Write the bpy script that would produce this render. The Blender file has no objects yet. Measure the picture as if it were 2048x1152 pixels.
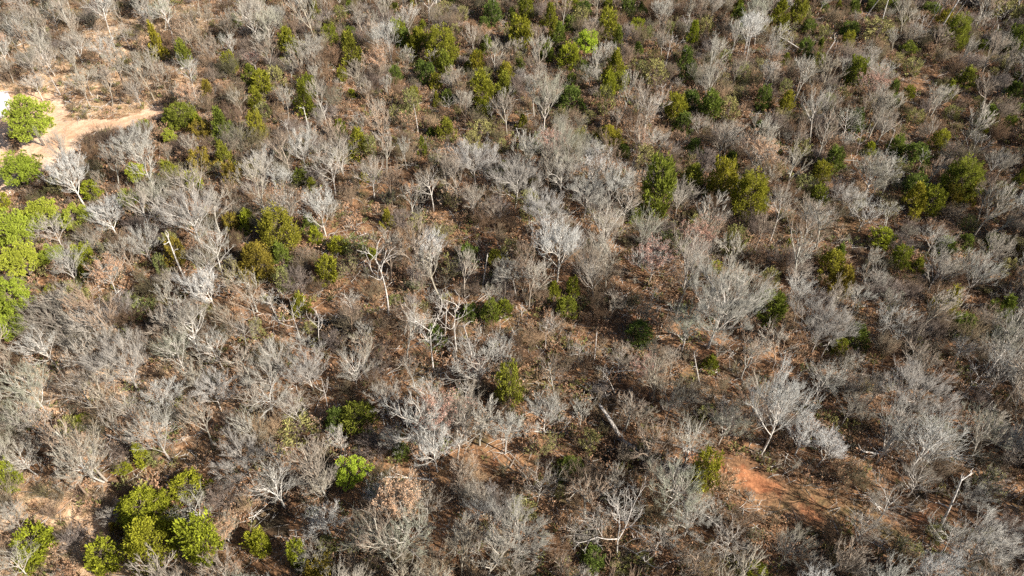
import bpy, math, random
import numpy as np
from mathutils import Vector, Matrix

# ------------------------------------------------------------------ camera, sky, sun, exposure
sc = bpy.context.scene
PITCH = math.radians(45.0)          # camera looks 45 degrees below the horizon
CAM_H = 65.0
FPX = 1450.0                        # focal length in pixels of the 2048 wide photograph
cd = bpy.data.cameras.new('camera'); cam = bpy.data.objects.new('camera', cd)
sc.collection.objects.link(cam); sc.camera = cam
cam.location = (0, 0, CAM_H); cam.rotation_euler = (math.pi/2 - PITCH, 0, 0)
cd.sensor_width = 36; cd.lens = FPX/2048*36; cd.clip_start = 0.5; cd.clip_end = 6000

SUN_EL = math.radians(33)
SUN_AZ = math.radians(-28)          # direction towards the sun, from +X towards +Y
sd = Vector((math.cos(SUN_EL)*math.cos(SUN_AZ), math.cos(SUN_EL)*math.sin(SUN_AZ), math.sin(SUN_EL)))
w = bpy.data.worlds.new('World'); sc.world = w; w.use_nodes = True
nt = w.node_tree; bg = nt.nodes['Background']
sky = nt.nodes.new('ShaderNodeTexSky'); sky.sky_type = 'NISHITA'; sky.sun_disc = False
sky.sun_elevation = SUN_EL; sky.sun_rotation = math.pi/2 - SUN_AZ
nt.links.new(sky.outputs[0], bg.inputs[0]); bg.inputs[1].default_value = 0.05
ld = bpy.data.lights.new('sun', 'SUN'); ld.energy = 5.0; ld.angle = math.radians(0.5); ld.color = (1, .94, .86)
sun = bpy.data.objects.new('sun', ld); sc.collection.objects.link(sun)
sun.rotation_euler = sd.to_track_quat('Z', 'Y').to_euler(); sun.location = (60, -30, 80)
sc.view_settings.view_transform = 'Standard'; sc.view_settings.look = 'None'
sc.view_settings.exposure = 1.34; sc.view_settings.gamma = 1
sc.cycles.max_bounces = 4; sc.cycles.diffuse_bounces = 2; sc.cycles.glossy_bounces = 1
sc.cycles.transmission_bounces = 2; sc.cycles.transparent_max_bounces = 4
sc.cycles.use_denoising = False
sc.cycles.sample_clamp_indirect = 3

RNG = np.random.default_rng(7)
random.seed(11)
COL = sc.collection

# ------------------------------------------------------------------ photograph pixels <-> places
CP, SP = math.cos(PITCH), math.sin(PITCH)
def vnoise(x, y, s):
    """smooth value noise, roughly -1..1"""
    x = np.asarray(x, float)/s; y = np.asarray(y, float)/s
    xi = np.floor(x); yi = np.floor(y); fx = x-xi; fy = y-yi
    fx = fx*fx*(3-2*fx); fy = fy*fy*(3-2*fy)
    def h(a, b):
        v = np.sin(a*127.1+b*311.7+s*17.3)*43758.5453
        return (v-np.floor(v))*2-1
    return (h(xi, yi)*(1-fx)+h(xi+1, yi)*fx)*(1-fy)+(h(xi, yi+1)*(1-fx)+h(xi+1, yi+1)*fx)*fy
def flat(u, v, z=0.0):
    x = (u-1024)/FPX; y = (576-v)/FPX
    d = (x, CP+y*SP, -SP+y*CP)
    t = (z-CAM_H)/d[2]
    return d[0]*t, d[1]*t
def seg_dist(x, y, pts):
    best = np.full(np.shape(x), 1e9)
    for (ax, ay), (bx, by) in zip(pts[:-1], pts[1:]):
        dx, dy = bx-ax, by-ay; L = dx*dx+dy*dy
        t = np.clip(((x-ax)*dx+(y-ay)*dy)/L, 0, 1)
        best = np.minimum(best, np.hypot(x-ax-t*dx, y-ay-t*dy))
    return best
GULLY = [flat(*p) for p in [(850, 330), (838, 400), (829, 440), (831, 485), (850, 560), (868, 640), (880, 700)]]
def gz(x, y):
    x = np.asarray(x, float); y = np.asarray(y, float)
    far = np.clip(1-np.hypot(x, y-90)/400, 0, 1)
    z = (0.9*vnoise(x, y, 37)+0.35*vnoise(x, y, 11))*far
    d = seg_dist(x, y, GULLY)
    return z-1.9*np.exp(-(d/1.5)**2)
def at(u, v, h=0.0):
    """the place on the ground whose point h metres up stands at pixel u, v"""
    z = h
    for _ in range(4):
        x, y = flat(u, v, z); z = float(gz(x, y))+h
    return x, y
def pix(x, y, z):
    d = y*CP+(CAM_H-z)*SP
    return 1024+FPX*x/d, 576+FPX*((CAM_H-z)*CP-y*SP)/d, d
def poly_mask(x, y, pts, edge=1.2):
    """1 inside the polygon, soft and ragged at the edge"""
    x = x+0.9*vnoise(x, y, 3.1); y = y+0.9*vnoise(x+50, y, 2.7)
    inside = np.zeros(np.shape(x), bool); n = len(pts)
    for i in range(n):
        (ax, ay), (bx, by) = pts[i], pts[(i+1) % n]
        c = ((ay > y) != (by > y))
        with np.errstate(divide='ignore', invalid='ignore'):
            xs = (bx-ax)*(y-ay)/(by-ay+1e-12)+ax
        inside ^= c & (x < xs)
    d = seg_dist(x, y, pts+[pts[0]])
    return np.clip(0.5+np.where(inside, d, -d)/edge, 0, 1)
def PP(*px): return [flat(*p) for p in px]
CLEAR = [PP((28, 330), (95, 190), (112, 186), (135, 232), (230, 236), (330, 205), (338, 222), (290, 250), (185, 262), (160, 290), (90, 348), (50, 352), (20, 400), (-60, 420), (-160, 300), (-60, 190), (20, 230)),
         PP((-160, 175), (95, 178), (110, 200), (60, 250), (-160, 250))]
TRACK = PP((1350, 893), (1400, 898), (1460, 922), (1530, 955), (1600, 972), (1650, 1000), (1700, 1030), (1850, 1012), (1960, 1014), (2060, 1026),
           (2060, 1046), (1960, 1042), (1850, 1032), (1720, 1046), (1640, 1052), (1560, 1016), (1500, 985), (1440, 950), (1360, 912))
REDS = [PP((1020, 890), (1050, 886), (1062, 905), (1045, 940), (1020, 945)), PP((960, 905), (1040, 915), (1040, 948), (975, 940)), PP((1395, 745), (1470, 760), (1480, 800), (1420, 790)),
        PP((845, 600), (872, 598), (880, 622), (850, 628)), PP((540, 1015), (600, 1025), (605, 1050), (550, 1045)), PP((800, 815), (830, 818), (838, 850), (812, 846)),
        PP((905, 440), (1000, 460), (1040, 540), (960, 540), (900, 500)), PP((1395, 640), (1440, 670), (1440, 730), (1400, 700)), PP((740, 1060), (780, 1050), (790, 1080), (750, 1090)),
        PP((870, 1050), (920, 1060), (930, 1100), (880, 1090)), PP((1230, 610), (1330, 625), (1340, 660), (1240, 650))]
RUTS = [PP((45, 400), (62, 330), (110, 285), (125, 240), (75, 185), (20, 170)), PP((110, 285), (170, 250), (250, 243), (330, 215))]
TANS = [PP((-300, -40), (300, -60), (420, 60), (400, 200), (330, 195), (100, 180), (-300, 200)), PP((-60, 960), (120, 950), (220, 1000), (200, 1090), (420, 1110), (420, 1180), (-60, 1200)),
        PP((128, 196), (330, 190), (320, 222), (150, 232))]

# ------------------------------------------------------------------ materials
def new_mat(name):
    m = bpy.data.materials.new(name); m.use_nodes = True
    return m, m.node_tree, m.node_tree.nodes['Principled BSDF']
def ramp(nt, stops):
    r = nt.nodes.new('ShaderNodeValToRGB'); e = r.color_ramp.elements
    while len(e) < len(stops): e.new(0.5)
    for k, (p, c) in enumerate(stops):
        e[k].position = p; e[k].color = (*c, 1)
    return r
def varied(name, cols, rough=0.9, nscale=1.5, namt=0.35, trans=0.0, island=0.0):
    """colour differs from object to object (ramp over Object random) and mottles with noise"""
    m, nt, b = new_mat(name); L = nt.links
    oi = nt.nodes.new('ShaderNodeObjectInfo')
    n = len(cols); rp = ramp(nt, [(k/max(1, n-1), c) for k, c in enumerate(cols)])
    L.new(oi.outputs['Random'], rp.inputs[0])
    col = rp.outputs[0]
    geo = nt.nodes.new('ShaderNodeNewGeometry'); tc = nt.nodes.new('ShaderNodeTexCoord')
    no = nt.nodes.new('ShaderNodeTexNoise'); no.inputs['Scale'].default_value = nscale; no.inputs['Detail'].default_value = 2
    L.new(tc.outputs['Object'], no.inputs['Vector'])
    mr = nt.nodes.new('ShaderNodeMapRange'); mr.inputs[1].default_value = .3; mr.inputs[2].default_value = .7
    mr.inputs[3].default_value = 1-namt; mr.inputs[4].default_value = 1+namt
    L.new(no.outputs[0], mr.inputs[0]); fac = mr.outputs[0]
    if island:
        m2 = nt.nodes.new('ShaderNodeMapRange'); m2.inputs[3].default_value = 1-island; m2.inputs[4].default_value = 1+island
        L.new(geo.outputs['Random Per Island'], m2.inputs[0])
        mu = nt.nodes.new('ShaderNodeMath'); mu.operation = 'MULTIPLY'
        L.new(fac, mu.inputs[0]); L.new(m2.outputs[0], mu.inputs[1]); fac = mu.outputs[0]
    vm = nt.nodes.new('ShaderNodeVectorMath'); vm.operation = 'SCALE'
    L.new(col, vm.inputs[0]); L.new(fac, vm.inputs['Scale'])
    L.new(vm.outputs[0], b.inputs['Base Color'])
    b.inputs['Roughness'].default_value = rough
    b.inputs['Specular IOR Level'].default_value = 0.2
    if trans:
        tr = nt.nodes.new('ShaderNodeBsdfTranslucent'); mx = nt.nodes.new('ShaderNodeMixShader'); mx.inputs[0].default_value = trans
        L.new(vm.outputs[0], tr.inputs[0]); L.new(b.outputs[0], mx.inputs[1]); L.new(tr.outputs[0], mx.inputs[2])
        L.new(mx.outputs[0], nt.nodes['Material Output'].inputs[0])
    return m
M = {}
M['bark'] = varied('grey_bark', [(.36, .32, .27), (.44, .40, .35), (.20, .17, .14), (.50, .47, .42)], nscale=3)
M['darkbark'] = varied('dark_cedar_bark', [(.12, .09, .07), (.16, .12, .09)], nscale=3)
M['fantwig'] = varied('pale_grey_fan_twigs', [(.33, .305, .27), (.28, .255, .22), (.36, .34, .31), (.30, .285, .24)], nscale=.5, namt=.12)
M['twig'] = varied('grey_twigs', [(.34, .32, .27), (.27, .22, .165), (.39, .38, .33), (.22, .19, .15), (.31, .315, .235), (.37, .32, .26), (.44, .43, .39), (.28, .26, .215)], nscale=.5, namt=.18)
M['palebark'] = varied('pale_bark', [(.60, .54, .46), (.52, .48, .42), (.64, .59, .52)], nscale=2)
M['paletwig'] = varied('silver_twigs', [(.46, .45, .42), (.41, .40, .365), (.50, .485, .46)], nscale=.5, namt=.15)
M['deadwood'] = varied('bleached_deadwood', [(.42, .38, .33), (.30, .27, .24), (.50, .46, .41)], nscale=4, namt=.5)
M['brush'] = varied('brown_brush_stems', [(.17, .105, .06), (.10, .065, .04), (.26, .21, .155), (.12, .10, .048), (.22, .155, .105), (.09, .08, .04), (.30, .27, .225), (.15, .09, .055), (.36, .25, .15)], nscale=.6, namt=.25)
M['mound'] = varied('grey_purple_brush_stems', [(.19, .15, .125), (.25, .21, .18), (.14, .10, .075), (.30, .27, .24)], nscale=.6, namt=.25)
M['sapling'] = varied('sapling_twigs', [(.27, .23, .17), (.33, .31, .26), (.20, .14, .095), (.37, .35, .30), (.30, .21, .14)], nscale=.6, namt=.2)
M['cedar'] = varied('olive_cedar_foliage', [(.16, .18, .018), (.24, .23, .022), (.14, .18, .028), (.28, .24, .024)], nscale=1.2, namt=.35, trans=.35, island=.35)
M['cedardark'] = varied('dark_cedar_foliage', [(.10, .14, .026), (.14, .17, .028)], nscale=1.2, namt=.35, trans=.35, island=.35)
M['cedarlight'] = varied('yellow_green_cedar_foliage', [(.23, .26, .02), (.29, .285, .024)], nscale=1.2, namt=.3, trans=.35, island=.35)
M['cedarorange'] = varied('rusty_cedar_foliage', [(.22, .165, .025), (.24, .19, .028)], nscale=1.2, namt=.35, trans=.35, island=.35)
M['pine'] = varied('pine_needles', [(.25, .31, .032), (.38, .39, .045), (.28, .34, .038), (.33, .36, .042)], nscale=.9, namt=.25, trans=.15, island=.35)
M['limepine'] = varied('lime_green_pine_needles', [(.40, .50, .05), (.42, .52, .05)], nscale=.9, namt=.25, trans=.25, island=.35)
M['shrubgreen'] = varied('dull_green_leaves', [(.20, .20, .06), (.28, .25, .09), (.17, .19, .06)], nscale=1.2, namt=.3, trans=.2, island=.4)
M['leaf'] = varied('tan_oak_leaves', [(.48, .30, .18), (.42, .24, .14), (.52, .35, .22)], nscale=1.5, namt=.2, trans=.2, island=.35)
M['leafpink'] = varied('pinkish_brown_leaves', [(.42, .25, .19), (.38, .22, .16)], nscale=1.5, namt=.2, trans=.2, island=.35)
M['grass'] = varied('dry_grass_blades', [(.50, .37, .22), (.44, .32, .19), (.40, .26, .14)], nscale=1, namt=.2, trans=.2, island=.3)

def ground_mat():
    m, nt, b = new_mat('leaf_litter_ground'); L = nt.links; N = nt.nodes.new
    geo = N('ShaderNodeNewGeometry')
    def noise(scale, det=3, dist=0.0):
        n = N('ShaderNodeTexNoise'); n.inputs['Scale'].default_value = scale; n.inputs['Detail'].default_value = det
        n.inputs['Distortion'].default_value = dist; L.new(geo.outputs['Position'], n.inputs['Vector']); return n.outputs[0]
    big = ramp(nt, [(.32, (.045, .034, .022)), (.43, (.13, .075, .042)), (.56, (.28, .165, .09)), (.68, (.10, .08, .04))])
    L.new(noise(.16, 4, .4), big.inputs[0])
    fine = ramp(nt, [(.25, (.35, .30, .28)), (.42, (.75, .72, .70)), (.55, (1.05, 1.0, .95)), (.72, (1.6, 1.45, 1.3))])
    L.new(noise(3.2, 6, .3), fine.inputs[0])
    mul = N('ShaderNodeVectorMath'); mul.operation = 'MULTIPLY'; L.new(big.outputs[0], mul.inputs[0]); L.new(fine.outputs[0], mul.inputs[1])
    col = mul.outputs[0]
    def layer(att, c0, c1, sc_, col):
        a = N('ShaderNodeAttribute'); a.attribute_name = att
        rp = ramp(nt, [(.35, c0), (.65, c1)]); L.new(noise(sc_, 5, .2), rp.inputs[0])
        # break the edge up
        ad = N('ShaderNodeMath'); ad.operation = 'MULTIPLY_ADD'; L.new(noise(1.3, 5), ad.inputs[0]); ad.inputs[1].default_value = 1.3
        L.new(a.outputs['Fac'], ad.inputs[2])
        mr = N('ShaderNodeMapRange'); mr.inputs[1].default_value = .95; mr.inputs[2].default_value = 1.35; L.new(ad.outputs[0], mr.inputs[0])
        mx = N('ShaderNodeMix'); mx.data_type = 'RGBA'
        L.new(mr.outputs[0], mx.inputs[0]); L.new(col, mx.inputs[6]); L.new(rp.outputs[0], mx.inputs[7]); return mx.outputs[2]
    col = layer('tan', (.38, .23, .13), (.62, .45, .29), 1.1, col)
    col = layer('red', (.22, .085, .04), (.42, .19, .09), .9, col)
    col = layer('dirt', (.52, .33, .205), (.68, .485, .335), .5, col)
    soft = ramp(nt, [(.30, (.62, .58, .55)), (.48, (.96, .95, .94)), (.70, (1.18, 1.16, 1.14))]); L.new(noise(2.3, 8, .6), soft.inputs[0])
    mul2 = N('ShaderNodeVectorMath'); mul2.operation = 'MULTIPLY'; L.new(col, mul2.inputs[0]); L.new(soft.outputs[0], mul2.inputs[1]); col = mul2.outputs[0]
    a = N('ShaderNodeAttribute'); a.attribute_name = 'rut'; mr = N('ShaderNodeMapRange'); mr.inputs[4].default_value = .6; L.new(a.outputs['Fac'], mr.inputs[0])
    mx = N('ShaderNodeMix'); mx.data_type = 'RGBA'; L.new(mr.outputs[0], mx.inputs[0]); L.new(col, mx.inputs[6]); mx.inputs[7].default_value = (.46, .26, .15, 1); col = mx.outputs[2]
    L.new(col, b.inputs['Base Color']); b.inputs['Roughness'].default_value = .95; b.inputs['Specular IOR Level'].default_value = .1
    bp = N('ShaderNodeBump'); bp.inputs['Distance'].default_value = .12; bp.inputs['Strength'].default_value = .6
    L.new(noise(4.5, 5, .2), bp.inputs['Height']); L.new(bp.outputs[0], b.inputs['Normal'])
    return m
M['ground'] = ground_mat()

# ------------------------------------------------------------------ mesh helpers
def mesh(name, V, F, mat, smooth=False):
    """V (n,3); F list of int arrays of shape (k,3) or (k,4)"""
    me = bpy.data.meshes.new(name)
    me.vertices.add(len(V)); me.vertices.foreach_set('co', np.asarray(V, np.float32).ravel())
    F = [f for f in F if len(f)]
    loops = np.concatenate([f.ravel() for f in F]).astype(np.int32)
    tot = np.concatenate([np.full(len(f), f.shape[1]) for f in F]).astype(np.int32)
    start = np.concatenate([[0], np.cumsum(tot)[:-1]]).astype(np.int32)
    me.loops.add(len(loops)); me.loops.foreach_set('vertex_index', loops)
    me.polygons.add(len(tot)); me.polygons.foreach_set('loop_start', start); me.polygons.foreach_set('loop_total', tot)
    me.update(calc_edges=True); me.materials.append(mat)
    if smooth: me.polygons.foreach_set('use_smooth', np.ones(len(tot), bool))
    return me
class Geo:
    def __init__(s): s.V = []; s.Q = []; s.T = []; s.n = 0
    def add(s, V, Q=None, T=None):
        if Q is not None and len(Q): s.Q.append(Q+s.n)
        if T is not None and len(T): s.T.append(T+s.n)
        s.V.append(V); s.n += len(V)
    def mesh(s, name, mat, smooth=False):
        return mesh(name, np.concatenate(s.V), ([np.concatenate(s.Q)] if s.Q else [])+([np.concatenate(s.T)] if s.T else []), mat, smooth)
def unit(a): return a/np.maximum(1e-9, np.linalg.norm(a, axis=-1, keepdims=True))
def bez(B, t):
    t = t[..., None]
    return B[:, 0]*(1-t)**2+2*B[:, 1]*t*(1-t)+B[:, 2]*t*t
def dbez(B, t):
    t = t[..., None]
    return 2*(1-t)*(B[:, 1]-B[:, 0])+2*t*(B[:, 2]-B[:, 1])
def tubes(g, B, r0, r1, seg, sides):
    """every row of B (n,3,3) is a bezier branch; tapered tubes"""
    n = len(B); ts = np.linspace(0, 1, seg+1); rings = []
    for k, t in enumerate(ts):
        tt = np.full(n, t); p = bez(B, tt); d = unit(dbez(B, np.clip(tt, .02, .98)))
        ref = np.where(np.abs(d[:, 2:3]) > .9, np.array([[1., 0, 0]]), np.array([[0, 0, 1.]]))
        a = unit(np.cross(d, ref)); b = np.cross(d, a)
        r = (r0*(1-t)+r1*t)[:, None]
        for j in range(sides):
            an = 2*math.pi*j/sides
            rings.append(p+r*(math.cos(an)*a+math.sin(an)*b))
    V = np.stack(rings, 1)                        # n, (seg+1)*sides, 3
    base = (np.arange(n)*(seg+1)*sides)[:, None]
    Q = []
    for k in range(seg):
        for j in range(sides):
            j2 = (j+1) % sides
            Q.append(base+np.array([[k*sides+j, k*sides+j2, (k+1)*sides+j2, (k+1)*sides+j]]))
    g.add(V.reshape(-1, 3), np.concatenate(Q))
def spikes(g, P, D, r):
    """thin three sided twigs from P along D"""
    n = len(P); d = unit(D); ref = unit(RNG.normal(size=(n, 3))); a = unit(np.cross(d, ref)); b = np.cross(d, a)
    r = np.broadcast_to(r, (n,))[:, None]
    V = np.stack([P+r*a, P+r*(-.5*a+.866*b), P+r*(-.5*a-.866*b), P+D], 1).reshape(-1, 3)
    o = (np.arange(n)*4)[:, None]
    T = np.concatenate([o+np.array([[0, 1, 3]]), o+np.array([[1, 2, 3]]), o+np.array([[2, 0, 3]])])
    g.add(V, None, T)
def spawn(B, n, length, spread, t0=.2, t1=1., up=.15, bend=.15, lvar=.3):
    """n children on every branch of B; length per parent (array)"""
    N = len(B); idx = np.repeat(np.arange(N), n)
    t = RNG.uniform(t0, t1, N*n); t[::n] = 1.0 if t1 >= 1 else t1
    p = bez(B[idx], t); tan = unit(dbez(B[idx], np.clip(t, .05, .95)))
    rv = unit(np.cross(tan, RNG.normal(size=(N*n, 3))))
    d = unit(tan+rv*spread*RNG.uniform(.55, 1.25, (N*n, 1))+np.array([0, 0, up]))
    L = (length[idx]*RNG.uniform(1-lvar, 1+lvar, N*n)*(1.1-.45*t))[:, None]
    p2 = p+d*L; p2[:, 2] += .12*L[:, 0]*np.sign(up)
    p1 = p+d*L*.5+RNG.normal(size=(N*n, 3))*L*bend-np.array([0, 0, 1])*L*.05
    return np.stack([p, p1, p2], 1), L[:, 0], idx

def bare_tree(seed, H, R, mats=('bark', 'twig'), limbs=8, fork=.35, lean=0., n=(6, 6, 5, 3), tw=.0125, spread=.66, lr=.6, leaves=0, leafmat='leaf', flatc=1.0, names=('trunk', 'crown')):
    """returns [(part name, mesh)]: trunk with its limbs, crown of twigs"""
    global RNG
    RNG = np.random.default_rng(seed)
    tr, cr = Geo(), Geo()
    top = np.array([lean*H+RNG.normal()*.3, RNG.normal()*.3, H*.8])
    B0 = np.array([[[0, 0, -.4], [RNG.normal()*.4, RNG.normal()*.4, H*.4], top]])
    rt = .0165*H*(.68 if mats[0] == 'deadwood' else 1)
    tubes(tr, B0, np.array([rt]), np.array([rt*.25]), 8, 8)
    zc = H*.62
    if mats[1] in ('twig', 'paletwig'): limbs += 5
    az = np.arange(limbs)*2.4+RNG.uniform(0, 6); t = np.linspace(fork, .97, limbs)+RNG.normal(size=limbs)*.02
    p = bez(np.repeat(B0, limbs, 0), t)
    el = np.interp(t, [fork, 1], [.12, 1.25])+RNG.normal(size=limbs)*.1
    tgt = np.stack([R*.80*np.cos(az)*np.cos(el), R*.80*np.sin(az)*np.cos(el), H*.30*flatc*np.sin(el)], 1)*RNG.uniform(.8, 1.1, (limbs, 1))
    tgt = tgt+np.array([top[0]*.8, 0, zc+.04*H])
    mid = (p+tgt)/2+np.array([0, 0, 1])*(.06*H)*RNG.uniform(-1, 1.4, (limbs, 1))+RNG.normal(size=(limbs, 3))*.35
    B1 = np.stack([p, mid, tgt], 1); L1 = np.linalg.norm(tgt-p, axis=1)
    r1 = rt*.52*RNG.uniform(.7, 1.1, limbs)
    tubes(tr, B1, r1, r1*.3, 5, 5)
    B2, L2, i2 = spawn(B1, n[0], L1*.55, spread, .2, 1., .25, .12, .45)
    tubes(tr, B2, np.clip(r1[i2]*.45, .02, 1), np.full(len(B2), .016), 3, 4)
    B3, L3, i3 = spawn(B2, n[1], L2*.62, spread*.9, .15, 1., .2, .08)
    tubes(cr, B3, np.full(len(B3), tw*1.6), np.full(len(B3), tw*.8), 2, 3)
    B4, L4, i4 = spawn(B3, n[2], L3*.62, spread*.85, .15, 1., .15, .08)
    spikes(cr, B4[:, 0], B4[:, 2]-B4[:, 0], tw)
    out = [(names[0], tr.mesh(names[0], M[mats[0]], True))]
    if n[3]:
        B5, L5, i5 = spawn(B4, n[3], L4*.7, spread*.85, .2, .9, .2)
        spikes(cr, B5[:, 0], B5[:, 2]-B5[:, 0], tw*.8)
    out.append((names[1], cr.mesh(names[1], M[mats[1]])))
    if leaves:
        g = Geo(); src = B4[RNG.integers(0, len(B4), leaves)]
        c = bez(src, RNG.uniform(.2, 1, leaves))+RNG.normal(size=(leaves, 3))*.12
        # leaves hang on some limbs and not on others
        keep = vnoise(c[:, 0]+c[:, 2], c[:, 1]-c[:, 2]*.6, 1.3) > -.35; c = c[keep]
        leafcards(g, c, .17, .11)
        out.append(('leaves', g.mesh('leaves', M[leafmat])))
    return out
def leafcards(g, c, l, wd, up=0.0):
    n = len(c); a = unit(RNG.normal(size=(n, 3))+np.array([0, 0, up])); b = unit(np.cross(a, RNG.normal(size=(n, 3))))
    k = RNG.uniform(.6, 1.3, (n, 1)); nn = np.cross(a, b)
    V = np.stack([c-a*l*k*.5, c+b*wd*k*.5+nn*wd*.15, c+a*l*k*.5, c-b*wd*k*.5+nn*wd*.15], 1).reshape(-1, 3)
    o = (np.arange(n)*4)[:, None]
    g.add(V, None, np.concatenate([o+np.array([[0, 1, 2]]), o+np.array([[0, 2, 3]])]))
def blades(g, P, D, wd):
    """flat pointed sprays from P along D, widest in the middle, slightly folded"""
    n = len(P); d = unit(D); s = unit(np.cross(d, RNG.normal(size=(n, 3)))); nn = np.cross(d, s)
    wd = np.broadcast_to(wd, (n,))[:, None]
    mid = P+D*.45
    V = np.stack([P, mid+s*wd+nn*wd*.3, P+D, mid-s*wd+nn*wd*.3], 1).reshape(-1, 3)
    o = (np.arange(n)*4)[:, None]
    g.add(V, None, np.concatenate([o+np.array([[0, 1, 2]]), o+np.array([[0, 2, 3]])]))

def cedar(seed, mat, shape=0, N=110, per=34, fine=1.0):
    """unit cedar: radius 1, height 2; plumes of sprays rising outwards"""
    global RNG
    RNG = np.random.default_rng(seed)
    tr, cr = Geo(), Geo()
    tubes(tr, np.array([[[0, 0, -.15], [.03, 0, 1.], [0, .02, 1.45]]]), np.array([.07]), np.array([.01]), 4, 6)
    t = RNG.uniform(.02, 1, N)**(.9); az = RNG.uniform(0, 6.283, N)
    if shape == 0: prof = np.clip((1-t)**.62*1.12, 0, 1)*np.clip(.5+t*4, 0, 1)
    elif shape == 1: prof = np.sqrt(np.clip(1-(2*t*.93-.80)**2/1.3, .02, 1))*.98
    else: prof = np.clip(1.05-t*.95, 0, 1)
    rad = prof*(.88+.32*vnoise(az*1.3+seed, t*4, 1.))*(RNG.uniform(0, 1, N)**.28)
    c = np.stack([rad*np.cos(az), rad*np.sin(az), t*1.88], 1)
    out = np.stack([np.cos(az), np.sin(az), np.full(N, 1.0)+t*1.2], 1); out = unit(out)
    size = RNG.uniform(.65, 1.6, N)*(.75+.25*prof)
    # short branch to every plume
    Bb = np.stack([np.stack([0*t, 0*t, t*1.5], 1), c*.5+np.array([0, 0, .0])+np.stack([0*t, 0*t, t*.7], 1), c], 1)
    tubes(tr, Bb, np.full(N, .016), np.full(N, .006), 1, 3)
    idx = np.repeat(np.arange(N), per); n = len(idx); k = RNG.uniform(0, 1, n)
    P = c[idx]+out[idx]*((k-.45)*.34*size[idx])[:, None]+RNG.normal(size=(n, 3))*(.085*size[idx]*(1.1-k*.7))[:, None]
    D = unit(out[idx]+RNG.normal(size=(n, 3))*.55)*(RNG.uniform(.08, .17, n)*size[idx]*fine)[:, None]
    blades(cr, P, D, .027*size[idx]*fine)
    return [('trunk', tr.mesh('trunk', M['darkbark'])), ('crown', cr.mesh('crown', M[mat]))]
def pine(seed, mat='pine', N=80, per=28):
    """unit pine: radius 1, height 2; rounded puffs of needles on limbs, gaps between"""
    global RNG
    RNG = np.random.default_rng(seed)
    tr, cr = Geo(), Geo()
    B0 = np.array([[[0, 0, -.2], [.05, 0, .9], [.02, .03, 1.45]]])
    tubes(tr, B0, np.array([.06]), np.array([.015]), 6, 7)
    u = RNG.uniform(-.75, 1, N); az = RNG.uniform(0, 6.283, N); k = RNG.uniform(.25, 1, N)**.45
    rr = np.sqrt(1-np.clip(u, -1, 1)**2)*k*(.92+.3*vnoise(az*1.5+seed, u*3, 1.))
    c = np.stack([rr*np.cos(az), rr*np.sin(az), 1.22+u*k*.72], 1)
    st = np.stack([0*u, 0*u, np.clip(c[:, 2]-.35*rr-.1, .3, 1.7)], 1)
    Bb = np.stack([st, (st+c)/2-np.array([0, 0, .04]), c], 1)
    tubes(tr, Bb, np.full(N, .02), np.full(N, .008), 2, 4)
    # every puff: several tufts, every tuft a star of needles
    idx = np.repeat(np.arange(N), per); off = unit(RNG.normal(size=(len(idx), 3)))*(RNG.uniform(.3, 1, (len(idx), 1))**.5)
    off *= np.array([.185, .185, .125]); size = RNG.uniform(.7, 1.3, N)
    tp = c[idx]+off*size[idx][:, None]; o = unit(off+np.array([0, 0, .06]))
    j = np.repeat(np.arange(len(tp)), 12); P = tp[j]
    D = unit(o[j]+RNG.normal(size=(len(j), 3))*.75)*RNG.uniform(.05, .09, (len(j), 1))
    blades(cr, P, D, .0085)
    return [('trunk', tr.mesh('trunk', M['darkbark'])), ('crown', cr.mesh('crown', M[mat]))]
def shrub(seed, H, R, stems=11, n=(7, 6, 2), mat='brush', tw=.013, leaves=0, leafmat='shrubgreen'):
    global RNG
    RNG = np.random.default_rng(seed)
    st, cr = Geo(), Geo()
    az = np.arange(stems)*2.4+RNG.uniform(0, 6); a = np.stack([np.cos(az), np.sin(az), 0*az], 1)
    q = RNG.uniform(.25, 1., (stems, 1))
    P0 = a*.15*q-np.array([0, 0, .15]); P2 = a*R*q+np.array([0, 0, 1])*H*(1.02-.55*q*q); P1 = P0*.5+P2*.35+np.array([0, 0, H*.45])
    B1 = np.stack([P0, P1+RNG.normal(size=(stems, 3))*.12, P2], 1)
    tubes(st, B1, np.full(stems, .035), np.full(stems, .012), 4, 4)
    B2, L2, _ = spawn(B1, n[0], np.full(stems, .45*H), .7, .2, 1, .3)
    tubes(cr, B2, np.full(len(B2), tw*1.2), np.full(len(B2), tw*.6), 2, 3)
    B3, L3, _ = spawn(B2, n[1], L2*.6, .7, .1, 1, .2)
    spikes(cr, B3[:, 0], B3[:, 2]-B3[:, 0], tw)
    if n[2]:
        B4, L4, _ = spawn(B3, n[2], L3*.7, .7, .1, .9, .1)
        spikes(cr, B4[:, 0], B4[:, 2]-B4[:, 0], tw*.8)
    out = [('stems', st.mesh('stems', M[mat])), ('twigs', cr.mesh('twigs', M[mat]))]
    if leaves:
        g = Geo(); c = bez(B3[RNG.integers(0, len(B3), leaves)], RNG.uniform(.1, 1, leaves)); leafcards(g, c, .13, .08)
        out.append(('leaves', g.mesh('leaves', M[leafmat])))
    return out
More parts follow.
